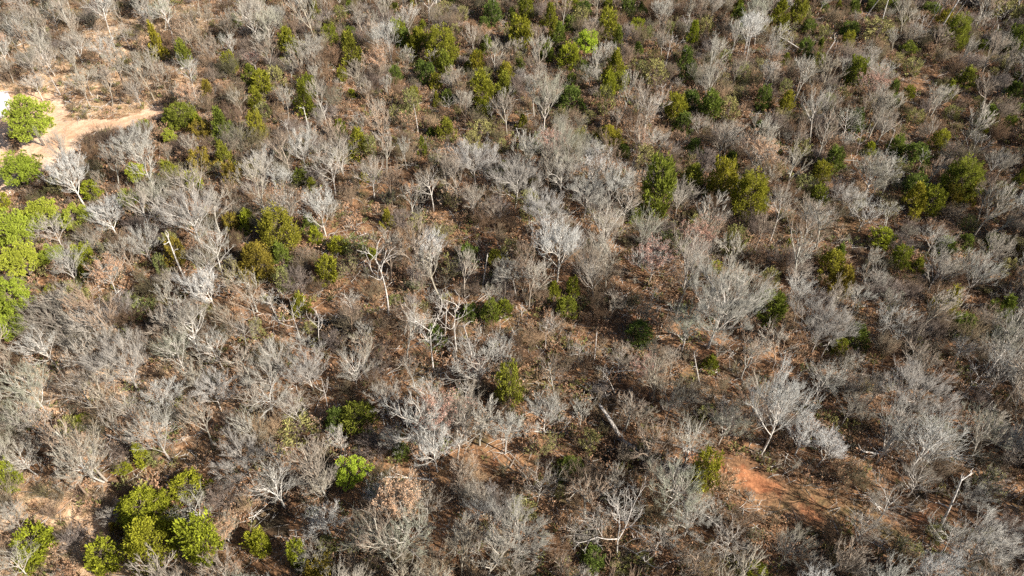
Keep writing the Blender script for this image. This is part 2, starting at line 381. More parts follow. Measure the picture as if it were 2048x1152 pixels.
def snag(seed, H, kind=0, lean=0.0):
    """bleached dead trunk, broken top, a few bare limbs"""
    global RNG
    RNG = np.random.default_rng(seed)
    tr, br = Geo(), Geo(); r = .015*H+.03
    B0 = np.array([[[0, 0, -.4], [lean*H*.3+RNG.normal()*.2, RNG.normal()*.2, H*.5], [lean*H, RNG.normal()*.4, H]]])
    tubes(tr, B0, np.array([r]), np.array([r*.45]), 8, 8)
    top = B0[0, 2]
    # splintered top
    ns = 7; aa = np.linspace(0, 6.283, ns, endpoint=False)
    spikes(tr, top+np.stack([np.cos(aa), np.sin(aa), 0*aa-.6], 1)*r*.3, np.stack([np.cos(aa)*.1, np.sin(aa)*.1, RNG.uniform(.3, 1.1, ns)], 1), r*.28)
    nl = [0, 3, 7, 9][kind]
    if nl:
        t = RNG.uniform(.45, 1., nl); t[0] = .98; p = bez(np.repeat(B0, nl, 0), t); az = np.arange(nl)*2.4+RNG.uniform(0, 6)
        d = np.stack([np.cos(az), np.sin(az), RNG.uniform(.1, 1.1, nl)], 1); L = RNG.uniform(.16, .34, (nl, 1))*H*(.6 if kind == 1 else 1)
        e = p+unit(d)*L; m = (p+e)/2+RNG.normal(size=(nl, 3))*.3+np.array([0, 0, .25])
        out = []
        for i in range(nl):
            br = Geo(); B1 = np.stack([p, m, e], 1)[i:i+1]; tubes(br, B1, np.array([r*.5]), np.array([.03]), 5, 5)
            B2, L2, _ = spawn(B1, 3, L[i]*.5, .9, .3, 1, .15, .25); tubes(br, B2, np.full(len(B2), .04), np.full(len(B2), .014), 3, 4)
            out.append(('limb', br.mesh('limb', M['deadwood'], True)))
        return [('trunk', tr.mesh('trunk', M['deadwood'], True))]+out
    return [('trunk', tr.mesh('trunk', M['deadwood'], True))]

# ------------------------------------------------------------------ placing things
THINGS = []     # dict(root, kind, u, v, w, label or None, look)
def thing(name, parts, x, y, z, cat, scale=(1, 1, 1), rz=0.0, rx=0.0, ry=0.0, label=None, group=None, look=None, crown_h=0., wpx=0.):
    r = bpy.data.objects.new(name, None); r.empty_display_size = .3; COL.objects.link(r)
    r.location = (x, y, z); r.rotation_euler = (rx, ry, rz); r.scale = scale
    r['category'] = cat
    for pn, me in parts:
        o = bpy.data.objects.new(pn, me); o.parent = r; COL.objects.link(o)
    u, v, d = pix(x, y, z+crown_h)
    t = dict(root=r, kind=cat, u=u, v=v, w=wpx, d=d, label=label, look=look or cat, group=group)
    THINGS.append(t)
    return t
def inframe(u, v, m=0): return -m < u < 2048+m and -m < v < 1152+m

# ------------------------------------------------------------------ ground
def ground():
    a = np.arange(-150, 150.01, .6); far = np.array([160, 180, 220, 300, 450, 800, 1500, 3000.])
    xs = np.concatenate([-far[::-1], a, far])
    b = np.arange(0, 230.01, .6); ys = np.concatenate([[-3000, -1500, -700, -300, -120, -50, -20, -8], b, [240, 270, 330, 450, 800, 1500, 3000]])
    X, Y = np.meshgrid(xs, ys); Z = gz(X, Y); ny, nx = X.shape
    V = np.stack([X, Y, Z], -1).reshape(-1, 3)
    dirt = np.zeros(X.shape); red = dirt.copy(); tan = dirt.copy()
    for p in CLEAR: dirt = np.maximum(dirt, poly_mask(X, Y, p))
    track = poly_mask(X, Y, TRACK, 1.6); red = np.maximum(red, track*(.50+.45*vnoise(X, Y, 4)+.45*vnoise(X, Y, 1.7)))
    for p in REDS: red = np.maximum(red, poly_mask(X, Y, p, 2.5)*.36)
    for p in TANS: tan = np.maximum(tan, poly_mask(X, Y, p, 5))
    tan = np.maximum(tan, .62*poly_mask(X, Y, PP((-60, 640), (430, 640), (520, 900), (-60, 900)), 12))
    rut = np.zeros(X.shape)
    for line in RUTS:
        for off in (-.8, .8):
            d = seg_dist(X+.25*vnoise(X, Y, 5), Y+off*.3, [(a+off*.95, b) for a, b in line]); rut = np.maximum(rut, np.exp(-(d/.38)**2))
    rut *= dirt; V[:, 2] -= (.07*rut+.05*red).ravel()
    I = np.arange(nx*ny).reshape(ny, nx)
    Q = np.stack([I[:-1, :-1], I[:-1, 1:], I[1:, 1:], I[1:, :-1]], -1).reshape(-1, 4)
    fd = (dirt[:-1, :-1] > .5).ravel(); ft = (track[:-1, :-1] > .5).ravel() & ~fd
    for nm, sel in (('ground', ~fd & ~ft), ('dirt_clearing', fd), ('dirt_track', ft)):
        q = Q[sel]; used, inv = np.unique(q, return_inverse=True)
        me = mesh(nm, V[used], [inv.reshape(q.shape)], M['ground'], True)
        for an, arr in (('dirt', dirt), ('red', red), ('tan', tan), ('rut', rut)):
            at_ = me.attributes.new(an, 'FLOAT', 'POINT'); at_.data.foreach_set('value', arr.ravel()[used].astype(np.float32))
        o = bpy.data.objects.new(nm, me); o['kind'] = 'structure'; COL.objects.link(o)
ground()

def is_open(x, y, m=.3):
    a = np.zeros(np.shape(x))
    for p in CLEAR: a = np.maximum(a, poly_mask(x, y, p))
    a = np.maximum(a, poly_mask(x, y, TRACK, 1.6))
    return a > m

# ------------------------------------------------------------------ evergreens, from the photograph
# crown centre px, py, width, height, tone: o olive, d dark, l yellow green, r rusty, g dull green, p pine
EV = '''55 230 105 110 p;45 345 88 72 p;337 270 32 36 p;270 342 45 48 p;258 400 46 38 p;85 425 78 82 p;143 432 64 72 p;22 452 92 100 p;45 522 86 76 p;100 505 50 50 p;15 590 92 100 p;18 650 70 80 p;703 948 76 52 q;1175 82 50 66 q;1137 117 38 46 l
313 88 28 62 o;368 112 24 46 o;362 235 50 42 o;400 262 34 34 r;443 252 42 56 o;403 325 38 46 r;447 312 32 48 o;463 350 30 44 r;185 385 30 38 l;288 255 25 25 l;512 200 28 42 o;514 257 28 52 o
630 22 22 42 o;640 53 14 14 l;578 95 42 60 o;702 70 20 26 d;702 105 42 60 o;795 65 28 42 l;812 82 30 40 d;836 88 46 50 o;884 97 56 62 o;890 132 26 42 o;700 17 22 30 o;618 175 26 38 o;608 200 36 60 o;680 262 30 36 l;718 292 40 56 o;742 298 22 44 g;703 187 20 16 l;828 190 18 25 o;795 225 30 25 g;872 167 20 30 o;873 200 16 26 o;963 182 44 56 o;965 216 35 26 l;955 130 24 40 o;1010 172 38 46 o;985 28 32 38 d;966 47 20 22 d;925 30 20 26 g;862 265 22 20 o;962 262 40 26 g;845 294 16 40 o;527 373 16 20 l;890 18 30 20 g
1042 72 38 54 o;1100 35 28 42 o;1052 20 25 40 o;1140 48 28 28 d;1144 5 30 22 l;1118 75 28 45 o;1215 52 36 52 o;1237 80 22 40 o;1216 10 18 22 o;1274 55 28 28 l;1387 70 24 42 l;1231 133 42 50 o;1240 166 30 35 o;1218 172 30 44 l;1210 206 30 50 g;1380 143 30 42 d;1310 150 38 44 g;1140 200 50 48 d;1352 216 36 44 o;1367 246 40 38 d;1422 215 36 48 o;1382 200 36 35 d;1216 275 52 42 o;1247 300 26 24 d;1180 235 22 20 g;1484 155 26 35 g;1527 200 28 42 d;1520 258 30 28 d;1316 385 52 108 o;1385 360 48 54 o;1445 365 46 74 o;1500 398 60 80 o;1158 272 25 22 o;1045 245 22 26 o;1040 133 16 24 o;1478 15 26 30 o
1597 25 26 50 o;1558 38 38 58 o;1618 55 25 24 d;1648 15 22 18 d;1741 13 18 20 d;1790 13 20 20 d;1611 100 26 34 d;1640 95 20 28 o;1636 123 22 26 o;1573 117 16 18 o;1714 147 38 50 o;1688 155 25 18 d;1818 100 28 24 o;1826 135 30 32 g;1757 65 54 30 g;1911 72 42 60 o;1964 93 24 20 o;2016 27 50 30 g;2035 85 40 50 o;1933 158 42 38 o;1786 207 20 28 o;1976 233 34 38 o;2018 247 22 26 o;2036 220 24 24 d;1966 262 16 16 o;1740 297 24 24 l;1550 297 22 24 o;1668 320 40 50 d;1878 283 28 36 o;1832 310 54 44 d;1793 293 25 35 o;1923 362 60 70 o;1829 374 40 42 d;1610 375 36 40 g;1637 392 30 36 o;2041 353 20 35 o;1861 20 30 15 d
497 443 36 42 l;462 448 24 36 r;165 535 24 40 o;153 582 45 30 g;100 578 15 17 l;290 620 42 40 g;262 604 30 30 g;345 490 30 42 g;322 532 20 40 g;413 625 30 22 g;560 465 62 76 o;514 523 62 68 r;630 473 26 36 l;675 492 34 32 l;775 438 26 33 o;710 495 45 26 g;935 508 38 38 d;982 627 28 42 o;942 625 40 35 d;567 565 26 45 g;515 660 24 40 g;1017 776 44 76 o;848 614 16 18 g;745 507 18 18 l
1107 585 28 38 o;1145 578 24 36 o;1273 432 36 32 o;1392 447 25 30 g;1470 485 38 55 g;1430 535 25 20 l;1422 727 30 32 o;1540 620 50 62 o
1828 400 42 56 o;1862 404 40 48 o;1940 388 28 42 o;1905 395 30 40 r;1579 487 18 20 l;1765 478 42 35 l;1678 508 28 36 o;1663 530 40 45 o;1682 567 44 62 r;1800 517 32 42 o;1836 530 28 28 o;1890 494 34 32 o;1933 484 28 30 d;1986 484 26 28 o;1895 610 45 66 o;1922 654 42 46 d;1988 664 26 26 d;1680 693 28 28 o;2040 505 25 25 r;2042 410 20 30 g
12 955 36 66 l;247 938 26 24 l;283 910 28 45 l;310 915 35 26 g;290 1022 86 74 l;300 1082 92 96 l;397 1083 66 90 l;208 1118 58 62 l;232 1060 18 40 r;380 972 56 42 l;70 1088 65 30 l;53 1118 50 18 l;512 1085 36 46 l;143 855 36 40 g;163 842 34 20 l
715 838 60 56 o;672 842 40 48 d;595 860 65 34 g;525 1092 28 50 l;595 1110 34 76 l;640 1142 70 48 r;802 905 30 32 d;655 1092 36 26 g
1180 885 35 40 g;1137 935 50 42 d;1410 945 46 76 o;1120 985 16 30 g;1287 1122 35 28 g;1243 1130 36 35 g;1187 1118 45 35 d;1045 1022 45 26 g;1510 1145 40 22 l;1414 828 35 30 g;1870 1068 30 30 g;1832 1105 30 25 g;1280 668 46 26 d;790 600 22 18 g'''
TONE = {'o': 'cedar', 'd': 'cedardark', 'l': 'cedarlight', 'r': 'cedarorange', 'g': 'shrubgreen'}
CED = {}
for k, (t, m_) in enumerate(TONE.items()):
    for s in range(3 if t in 'ol' else 2):
        CED[t, s] = cedar(100+k*10+s, m_, (1, 0, 1)[s] if t != 'g' else 1, N=110 if t != 'g' else 70, per=34 if t != 'g' else 22)
CED['o', 3] = cedar(177, 'cedar', 2)
PINES = [pine(300), pine(301), pine(302, N=75)]
LIME = pine(305, 'limepine')
BIG = {t: [cedar(190+j+7*n_, TONE[t], j, N=190, per=60, fine=.62) for j in (0, 1)] for n_, t in enumerate('olr')}
NSH = {'o': 4, 'l': 3, 'd': 2, 'r': 2, 'g': 2}
TONEW = {'o': 'olive green', 'd': 'dark green', 'l': 'bright yellow-green', 'r': 'rusty orange-green', 'g': 'dull grey-green'}
EVPOS = []
for k, e in enumerate(EV.replace('\n', ';').split(';')):
    px, py, wp, hp, tone = e.split(); px, py, wp, hp = map(float, (px, py, wp, hp))
    dist0 = 90
    zc = 2.
    for _ in range(4):
        x, y = at(px, py, zc); z = float(gz(x, y)); d = pix(x, y, z+zc)[2]
        dep = math.atan2(CAM_H-zc, math.hypot(x, y))
        a = wp*d/FPX/2; hm = hp*d/FPX/2
        q = max(hm*hm-(a*math.sin(dep))**2, 0)/math.cos(dep)**2
        c = min(max(math.sqrt(q), a*.75), a*2.4)
        zc = c if tone not in 'pq' else c*1.3
    i = k % (len(PINES) if tone in 'pq' else NSH[tone])
    size = 'small' if a*2 < 2.7 else ('large' if a*2 > 4.6 else 'medium sized')
    if tone in 'pq':
        hh = c*1.35+1.2
        thing('pine_tree', PINES[i] if tone == 'p' else LIME, x, y, z, 'pine tree', (a*.93, a*.93, max(c, a)*1.0), random.uniform(0, 6), look='bright green pine', crown_h=zc, wpx=wp)
    else:
        nm, ct = ('evergreen_bush', 'evergreen bush') if tone == 'g' else ('cedar_tree', 'cedar tree')
        thing(nm, BIG[tone][k % 2] if a > 1.9 and tone in 'olr' else CED[tone, i], x, y, z, ct, (a*1.3, a*1.3, c*1.15), random.uniform(0, 6), look=f'{size} {TONEW[tone]} '+('bush' if tone == 'g' else 'cedar'), crown_h=zc, wpx=wp)
    EVPOS.append((x, y, a))

# ------------------------------------------------------------------ notable bare trees
BT = {}
for s in range(9):
    BT['a', s] = bare_tree(500+s, 10+s % 3, 3.4+.35*(s % 4), limbs=(8, 5, 10, 6, 9, 4, 7, 11, 5)[s], fork=(.34, .5, .4, .3, .46, .55, .38, .42, .28)[s], lean=(.0, .09, -.07, .03, -.12, .05, .12, 0, -.04)[s],
                           n=[(6, 6, 5, 3), (5, 5, 4, 2), (6, 6, 5, 2), (6, 5, 4, 2), (5, 6, 5, 3), (6, 5, 5, 2), (5, 5, 3, 2), (6, 6, 5, 2), (7, 5, 4, 1)][s], spread=(.62, .85, .55, .9, .66, .75, 1.0, .5, .8)[s], tw=(.0105, .0115, .0095, .013, .0105, .0115, .0125, .0095, .012)[s])
for s in range(4):
    BT['f', s] = bare_tree(600+s, 10, 4.6, ('bark', 'fantwig'), limbs=14, fork=.24+.03*s, n=(8, 7, 6, 3), tw=.0095, spread=.5, lean=(0, .04, -.04, .02)[s])
for s in range(2):
    BT['w', s] = bare_tree(530+s, 12, 4.2, ('palebark', 'paletwig'), limbs=9, fork=.35)
for s in range(2):
    BT['t', s] = bare_tree(540+s, 9, 3.6, leaves=6500, leafmat='leaf', n=(7, 6, 4, 0))
    BT['k', s] = bare_tree(550+s, 9, 3.6, leaves=6000, leafmat='leafpink', n=(7, 6, 5, 0))
for s in range(5):
    BT['s', s] = bare_tree(560+s, 7.5+s*.4, 1.7+.2*(s % 3), ('sapling', 'sapling'), limbs=8, fork=.42, n=(6, 5, 5, 0), tw=.014, spread=.6, lean=(.04, -.06, 0, .08, -.03)[s])
NV = {'a': 9, 'f': 4, 'w': 2, 't': 2, 'k': 2, 's': 5}
DIM = {k: None for k in BT}
for (t, s) in BT:
    if t == 'a': DIM[t, s] = (10+s % 3, 3.4+.35*(s % 4))
    elif t == 'f': DIM[t, s] = (10, 4.6)
    elif t == 'w': DIM[t, s] = (12, 4.2)
    elif t == 's': DIM[t, s] = (7.5+s*.4, 1.7+.2*(s % 3))
    else: DIM[t, s] = (9, 3.6)
LOOK = {'a': 'grey bare tree', 'f': 'pale round-crowned bare tree', 'w': 'silvery white bare tree', 't': 'tree keeping its tan leaves', 'k': 'tree keeping its pinkish brown leaves', 's': 'slender bare sapling'}
NAME = {'a': ('bare_tree', 'bare tree'), 'f': ('bare_tree', 'bare tree'), 'w': ('bare_tree', 'bare tree'), 't': ('brown_leaf_tree', 'leafy tree'), 'k': ('brown_leaf_tree', 'leafy tree'), 's': ('sapling', 'sapling')}
TREEPOS = []
def put_tree(px, py, wp, t='a', label=None, hs=1.0):
    s = random.randrange(NV[t]); H, R = DIM[t, s]
    f = 1.
    for _ in range(3):
        zc = H*.67*f*hs; x, y = at(px, py, zc); z = float(gz(x, y)); d = pix(x, y, z+zc)[2]; f = wp*d/FPX/2/R
    thing(NAME[t][0], BT[t, s], x, y, z, NAME[t][1], (f, f, f*hs), random.uniform(0, 6.28), label=label, look=LOOK[t], crown_h=H*.62*f*hs, wpx=wp)
    TREEPOS.append((x, y, R*f))
NOTE = [
 (262, 292, 100, 'f', 'wide grey bare tree spreading beside the dirt clearing'),
 (247, 735, 135, 'f', 'broad grey bare tree with fan of fine twigs in the lower left brush'),
 (615, 742, 92, 'f', 'pale fan-shaped bare tree above the dark brush at lower left of centre'),
 (425, 785, 92, 'f', 'pale bare tree with white leaning trunk left of the fan-shaped tree'),
 (482, 915, 112, 'f', 'rounded grey bare tree in the lower left, above a low spreading tree'),
 (550, 968, 96, 'a', 'low spreading bare tree with thick curved limbs left of bright green pine'),
 (868, 893, 84, 'w', 'white-trunked bare tree with feathery white twigs right of the bright green pine'),
 (1040, 1070, 130, 'f', 'large pale bare tree at the bottom edge near the middle'),
 (1030, 368, 104, 'f', 'tall upright grey tree at the crest of the central bare grove'),
 (1085, 428, 96, 'f', 'bare tree with round pale crown in the central bare grove'),
 (1172, 392, 92, 'f', 'bare tree on the right side of the central bare grove'),
 (1118, 495, 104, 'w', 'white-limbed bare tree over the dark hollow below the central grove'),
 (860, 497, 66, 'w', 'small pale bare tree with upturned crown beside the dark gully'),
 (950, 325, 92, 'f', 'bare tree on the left shoulder of the central bare grove'),
 (1440, 612, 178, 'f', 'largest pale grey round-crowned bare tree right of centre'),
 (1375, 655, 90, 'a', 'bare tree leaning against the left of the largest round crown'),
 (1645, 655, 116, 'f', 'round vase-shaped bare tree right of the cedar beside the largest crown'),
 (1828, 800, 134, 'f', 'very large feathery grey tree near the right edge'),
 (1790, 870, 90, 'a', 'bare tree tucked below the very large feathery grey tree'),
 (1560, 822, 112, 'w', 'silvery white tree standing above the red dirt track'),
 (1610, 870, 80, 'w', 'second silvery white crown just above the red dirt track'),
 (412, 578, 80, 'w', 'pale bare tree with bright crooked trunk in the left part'),
 (1303, 522, 88, 'k', 'pinkish brown leafy tree at the centre right'),
 (210, 548, 78, 't', 'tan leafy tree right of the left edge pines'),
 (322, 1082, 34, 't', 'small tan leafy tree growing against the front yellow-green cedar'),
 (278, 985, 22, 'k', 'tiny reddish leafed tree above the lower left cedars'),
 (955, 745, 42, 'k', 'narrow pinkish leafed tree in the middle of the wood'),
 (470, 1135, 40, 't', 'little tan leafed tree at the bottom edge'),
 (450, 1065, 60, 't', 'tan leafed tree right of the lower left cedars'),
 (330, 800, 90, 'a', None), (380, 440, 112, 'f', 'low rounded silver-grey tree left of the pair of upright green cedars'),
 (215, 432, 74, 'w', 'pale rounded bare tree right of the left edge pines'), (378, 372, 80, 'a', None), (138, 352, 84, 'w', 'pale bare tree between the two round pines and yellow-green pine'),
 (310, 398, 62, 'a', None), (290, 492, 72, 'a', None), (105, 462, 66, 'a', None), (135, 530, 60, 'w', None), (650, 1040, 76, 'w', 'silvery round bare tree near the bottom, below the bright green pine'),
 (625, 1120, 70, 'a', None), (720, 1075, 70, 'a', None), (850, 1015, 84, 'a', None), (790, 885, 60, 'w', None), (770, 800, 70, 'a', None), (865, 785, 70, 'a', None), (930, 775, 55, 'w', None),
 (660, 340, 90, 'a', None), (740, 350, 70, 'a', None), (605, 300, 70, 'a', None), (570, 410, 80, 'a', None), (520, 340, 60, 'a', None), (640, 420, 70, 'a', None),
 (1180, 310, 66, 'a', None), (1100, 290, 70, 'k', None), (1060, 300, 60, 'a', None), (1400, 250, 46, 'a', None), (1500, 60, 56, 'w', 'pale upright bare tree among cedars near the top, right of centre'),
 (1380, 520, 80, 'a', None), (1210, 460, 80, 'a', None), (1290, 470, 70, 'w', None), (1400, 480, 80, 'k', None), (1250, 410, 60, 'a', None), (1180, 150, 44, 'w', None), (1310, 280, 50, 'a', None),
 (1730, 430, 70, 'a', None), (1770, 330, 56, 'w', None), (1700, 240, 60, 'a', None), (1760, 145, 56, 'a', None), (1880, 540, 70, 'w', None), (1740, 560, 60, 'a', None), (1780, 600, 50, 'a', None), (1720, 600, 60, 'w', None),
 (1870, 480, 60, 'a', None), (1990, 500, 60, 'a', None), (2010, 740, 80, 'a', None), (1960, 860, 90, 'a', None), (1840, 960, 80, 'w', None), (1780, 1010, 100, 'a', 'grey bare tree in front of the red dirt track at lower right'),
 (1940, 1000, 80, 'a', None), (1910, 1080, 90, 'a', None), (2010, 1090, 80, 'a', None), (1730, 1060, 80, 'a', None), (1580, 1100, 90, 'a', None), (1460, 1090, 90, 'a', None), (1380, 1040, 90, 'a', None),
 (1330, 1075, 80, 'a', None), (1240, 1010, 90, 'a', None), (1150, 1060, 70, 'a', None), (1075, 975, 90, 'a', None), (1380, 890, 80, 'a', None), (1450, 850, 80, 'a', None), (1350, 930, 70, 'w', None), (1340, 810, 80, 'a', None),
 (1090, 830, 80, 'a', None), (1010, 860, 80, 'a', None), (950, 1030, 60, 'a', None), (1000, 700, 50, 'a', None), (1100, 650, 50, 'w', None), (1160, 700, 50, 'a', None), (880, 600, 50, 'a', None),
 (480, 660, 70, 'a', None), (430, 700, 70, 'a', None), (350, 700, 70, 'w', None), (540, 600, 50, 'a', None), (90, 700, 90, 'a', None), (60, 780, 90, 'a', None), (80, 850, 90, 'a', None), (50, 920, 80, 'a', None), (130, 900, 80, 'a', None),
 (310, 870, 90, 'a', None), (160, 780, 80, 'a', None), (590, 820, 60, 'a', None), (680, 880, 50, 'a', None), (60, 130, 50, 'w', None), (30, 60, 56, 'w', None), (100, 30, 60, 'a', None), (200, 20, 60, 'w', None), (90, 110, 60, 'a', None),
 (170, 160, 56, 'w', None), (70, 170, 50, 'a', None), (210, 100, 60, 'a', None), (250, 70, 50, 'a', None), (150, 90, 50, 'a', None), (330, 30, 56, 'w', None), (270, 180, 50, 'a', None), (460, 90, 44, 'w', None), (560, 40, 46, 'a', None),
 (30, 1130, 80, 'a', None), (30, 1040, 60, 'a', None), (215, 1040, 40, 'w', None), (390, 1020, 80, 'a', None), (980, 590, 46, 'a', None), (700, 600, 46, 'a', None), (1240, 720, 60, 'a', None), (1290, 740, 60, 'k', None),
 (1650, 760, 70, 'a', None), (1700, 820, 60, 'a', None), (1930, 700, 60, 'a', None), (600, 700, 60, 'a', None), (1510, 700, 60, 'a', None), (1490, 560, 70, 'a', None), (1590, 560, 60, 'a', None), (1560, 420, 60, 'a', None), (1620, 440, 60, 'a', None)]
for a in NOTE: put_tree(a[0], a[1], a[2], 'a' if a[3] == 'w' and not a[4] else a[3], a[4], {262: .62, 1560: 1.45, 868: 1.2, 1440: 1.0}.get(a[0], random.uniform(.8, 1.0)))

# ------------------------------------------------------------------ dead trees, logs
SN = {(k, s): snag(700+k*10+s, 8, k, (0.0, .12, -.1)[s]) for k in range(2) for s in range(3)}
for s in range(4):
    SN[3, s] = bare_tree(730+s, 8.6, 3.1+.3*(s % 2), ('deadwood', 'deadwood'), limbs=6+s % 3, fork=.35+.06*s, lean=(0, .1, -.08, .04)[s], n=(3, 3, 3, 0), tw=.017, spread=.85, names=('trunk', 'crown'))
    SN[2, s] = bare_tree(740+s, 8.6, 1.7+.2*(s % 2), ('deadwood', 'deadwood'), limbs=5+s % 2, fork=.5+.05*s, lean=(.05, -.1, .0, .08)[s], n=(3, 2, 2, 0), tw=.017, spread=.85, names=('trunk', 'crown'))
def put_snag(bx, by, hpx, kind, tilt=0., label=None, s=None, tx=0.):
    s = random.randrange(4 if kind > 1 else 3) if s is None else s
    x, y = at(bx, by, 0); z = float(gz(x, y)); d = pix(x, y, z)[2]; dep = math.atan2(CAM_H, math.hypot(x, y))
    H = hpx*d/FPX/max(.35, math.cos(dep)); f = H/8
    t = thing('dead_tree', SN[kind, s], x, y, z, 'dead tree', (max(f, .55),)*2+(f,), random.uniform(0, 6), 0, 0, label=label, look='bleached dead tree', crown_h=H*.6, wpx=hpx*.6)
    t['root'].rotation_euler = (tx, tilt, t['root'].rotation_euler[2])
    TREEPOS.append((x, y, 1.))
for a in [(946, 727, 75, 1, 0, 'pale forked dead snag in the middle of the wood'), (914, 705, 105, 2, -.05, 'tall white dead trunk left of the forked snag'),
          (890, 672, 62, 0, -.1, 'thin short dead pole left of the tall white dead trunk'), (777, 627, 120, 2, -.08, 'white dead tree leaning left, between gully and centre left saplings'),
          (868, 745, 96, 3, -.06, 'dead oak with long sweeping limbs left of the tall white trunk'), (836, 268, 50, 0, -.05, 'broken grey snag above the dark gully'),
          (1188, 722, 50, 0, 0, 'short thin snag right of the hollow'), (1400, 770, 50, 1, -.35, 'split leaning snag with splintered foot right of centre'),
          (1235, 1115, 80, 3, 0, 'small white dead tree with crooked arms at the bottom edge'), (1920, 800, 75, 3, .05, 'white dead tree with splayed base near the right edge'),
          (2018, 670, 70, 3, -.1, 'white dead tree against dark brush at the right edge'), (1930, 335, 60, 3, .08, 'twisted white dead tree among cedars at upper right'),
          (1640, 425, 30, 2, 0, None), (365, 550, 85, 1, -.12, 'splintered dead snag with upright stub left of the orange-green cedar'), (1712, 310, 60, 3, .15, None),
          (852, 560, 50, 0, 0, 'dark broken trunk standing left of gully saplings'), (965, 575, 60, 0, -.25, None), (1040, 290, 30, 1, 0, None), (1310, 235, 60, 2, 0, None), (1330, 140, 60, 3, 0, None),
          (1850, 60, 60, 2, .2, None), (1835, 90, 60, 2, .15, None), (1980, 70, 60, 3, .2, None), (1575, 110, 35, 2, 0, None), (1660, 130, 40, 0, .3, None), (1760, 60, 70, 0, .25, None), (1880, 60, 80, 1, .25, None), (1720, 50, 70, 0, .2, None),
          (1900, 45, 70, 0, .2, None), (870, 145, 40, 3, -.1, None), (705, 130, 30, 0, 0, None), (585, 290, 50, 2, -.15, None), (620, 270, 45, 1, -.2, None), (900, 235, 35, 3, 0, None), (985, 250, 40, 3, .1, None), (1370, 90, 50, 2, 0, None), (1960, 110, 60, 1, .2, None),
          (1830, 350, 50, 2, 0, None), (1770, 310, 50, 1, .2, None), (1490, 130, 60, 1, .1, None), (1090, 700, 50, 2, 0, None), (655, 250, 40, 2, .2, None), (640, 700, 60, 2, -.4, None), (600, 680, 80, 3, -.2, 'crooked pale tree with arching limbs left of the leaning white dead tree'),
           (1640, 720, 40, 1, 0, None), (1230, 790, 50, 2, .3, None), (810, 850, 40, 1, 0, None), (655, 820, 60, 2, -.1, None), (1875, 1060, 100, 1, .25, None), (1045, 640, 30, 2, 0, None), (1300, 620, 40, 2, 0, None)]:
    put_snag(*a[:5], label=a[5] if len(a) > 5 else None)
# big broken trunk lying at a slant above the dark brush pile
def log(x0, y0, x1, y1, r, label, h1=.0, stubs=4, mat='deadwood', name='fallen_log'):
    ax, ay = at(x0, y0); bx, by = at(x1, y1, h1); az_, bz = float(gz(ax, ay))+r*.7, float(gz(bx, by))+r*.7+h1
    c = np.array([ax, ay, az_]); e = np.array([bx, by, bz])-c
    tr, br = Geo(), Geo()
    B = np.array([[[0, 0, 0], e*.5+np.array([.1, .1, .15]), e]]); tubes(tr, B, np.array([r]), np.array([r*.55]), 7, 9)
    an = np.linspace(0, 6.283, 9, endpoint=False); dirn = unit(e)
    spikes(tr, np.tile(e, (9, 1))+np.stack([np.cos(an), np.sin(an), np.sin(an)*.6], 1)*r*.3, np.tile(dirn, (9, 1))*RNG.uniform(.2, .9, (9, 1)), r*.25)
    spikes(tr, np.stack([np.cos(an), np.sin(an), 0*an], 1)*r*.3, np.stack([np.cos(an), np.sin(an), .5+0*an], 1)*RNG.uniform(.3, .9, (9, 1))-dirn*.4, r*.3)
    parts = [('trunk', tr.mesh('trunk', M[mat], True))]
    if stubs:
        BB, LL, _ = spawn(B, stubs, np.array([np.linalg.norm(e)*.4]), 1.0, .35, 1, .35, .2)
        for i in range(stubs):
            br = Geo(); B2, L2 = BB[i:i+1], LL[i:i+1]; tubes(br, B2, np.array([r*.35]), np.array([.02]), 4, 5)
            B3, L3, _ = spawn(B2, 5, L2*.55, .9, .3, 1, .1, .2); tubes(br, B3, np.full(len(B3), .03), np.full(len(B3), .01), 2, 3)
            B4, L4, _ = spawn(B3, 5, L3*.6, .9, .2, 1, .1, .2); spikes(br, B4[:, 0], B4[:, 2]-B4[:, 0], .014)
            parts.append(('limb', br.mesh('limb', M[mat])))
    t = thing(name, parts, ax, ay, az_, 'fallen log', label=label, look='fallen log', wpx=60)
log(1236, 872, 1203, 818, .27, 'big broken trunk leaning out of the dark brush pile', 3.0, 0)
log(175, 852, 250, 905, .22, 'sprawling white fallen tree in the lower left', 0.4, 9)
log(155, 845, 235, 880, .18, 'white fallen limb lying behind the sprawling fallen tree', 1.2, 6)
log(188, 615, 250, 602, .16, 'pale fallen log right of the left edge pines', .3, 3)
log(1215, 748, 1265, 742, .13, None, .5, 3); log(1800, 920, 1730, 905, .15, None, .5, 6); log(1240, 880, 1330, 940, .2, 'dark fallen tree reaching right from the broken trunk', .3, 9, 'bark')
log(120, 1075, 165, 1062, .15, 'pale weathered log on the tan grass at lower left', .1, 2); log(330, 150, 390, 130, .16, 'white fallen tree behind the dirt clearing', .5, 7)
log(1400, 905, 1290, 880, .14, None, .2, 4, 'bark'); log(1000, 862, 1130, 868, .13, None, .3, 5); log(1925, 790, 1990, 850, .12, None, .2, 6); log(860, 960, 760, 955, .1, None, .3, 3)
log(1320, 1130, 1370, 1120, .1, None, .2, 4); log(1600, 100, 1560, 75, .13, None, 2.0, 2); log(1730, 98, 1745, 95, .14, None, .3, 2); log(640, 240, 655, 215, .14, None, 1.5, 2); log(660, 250, 640, 260, .12, None, .2, 3)
log(1455, 1075, 1420, 1040, .1, None, 1.0, 4); log(1640, 128, 1668, 85, .16, None, 3., 1)

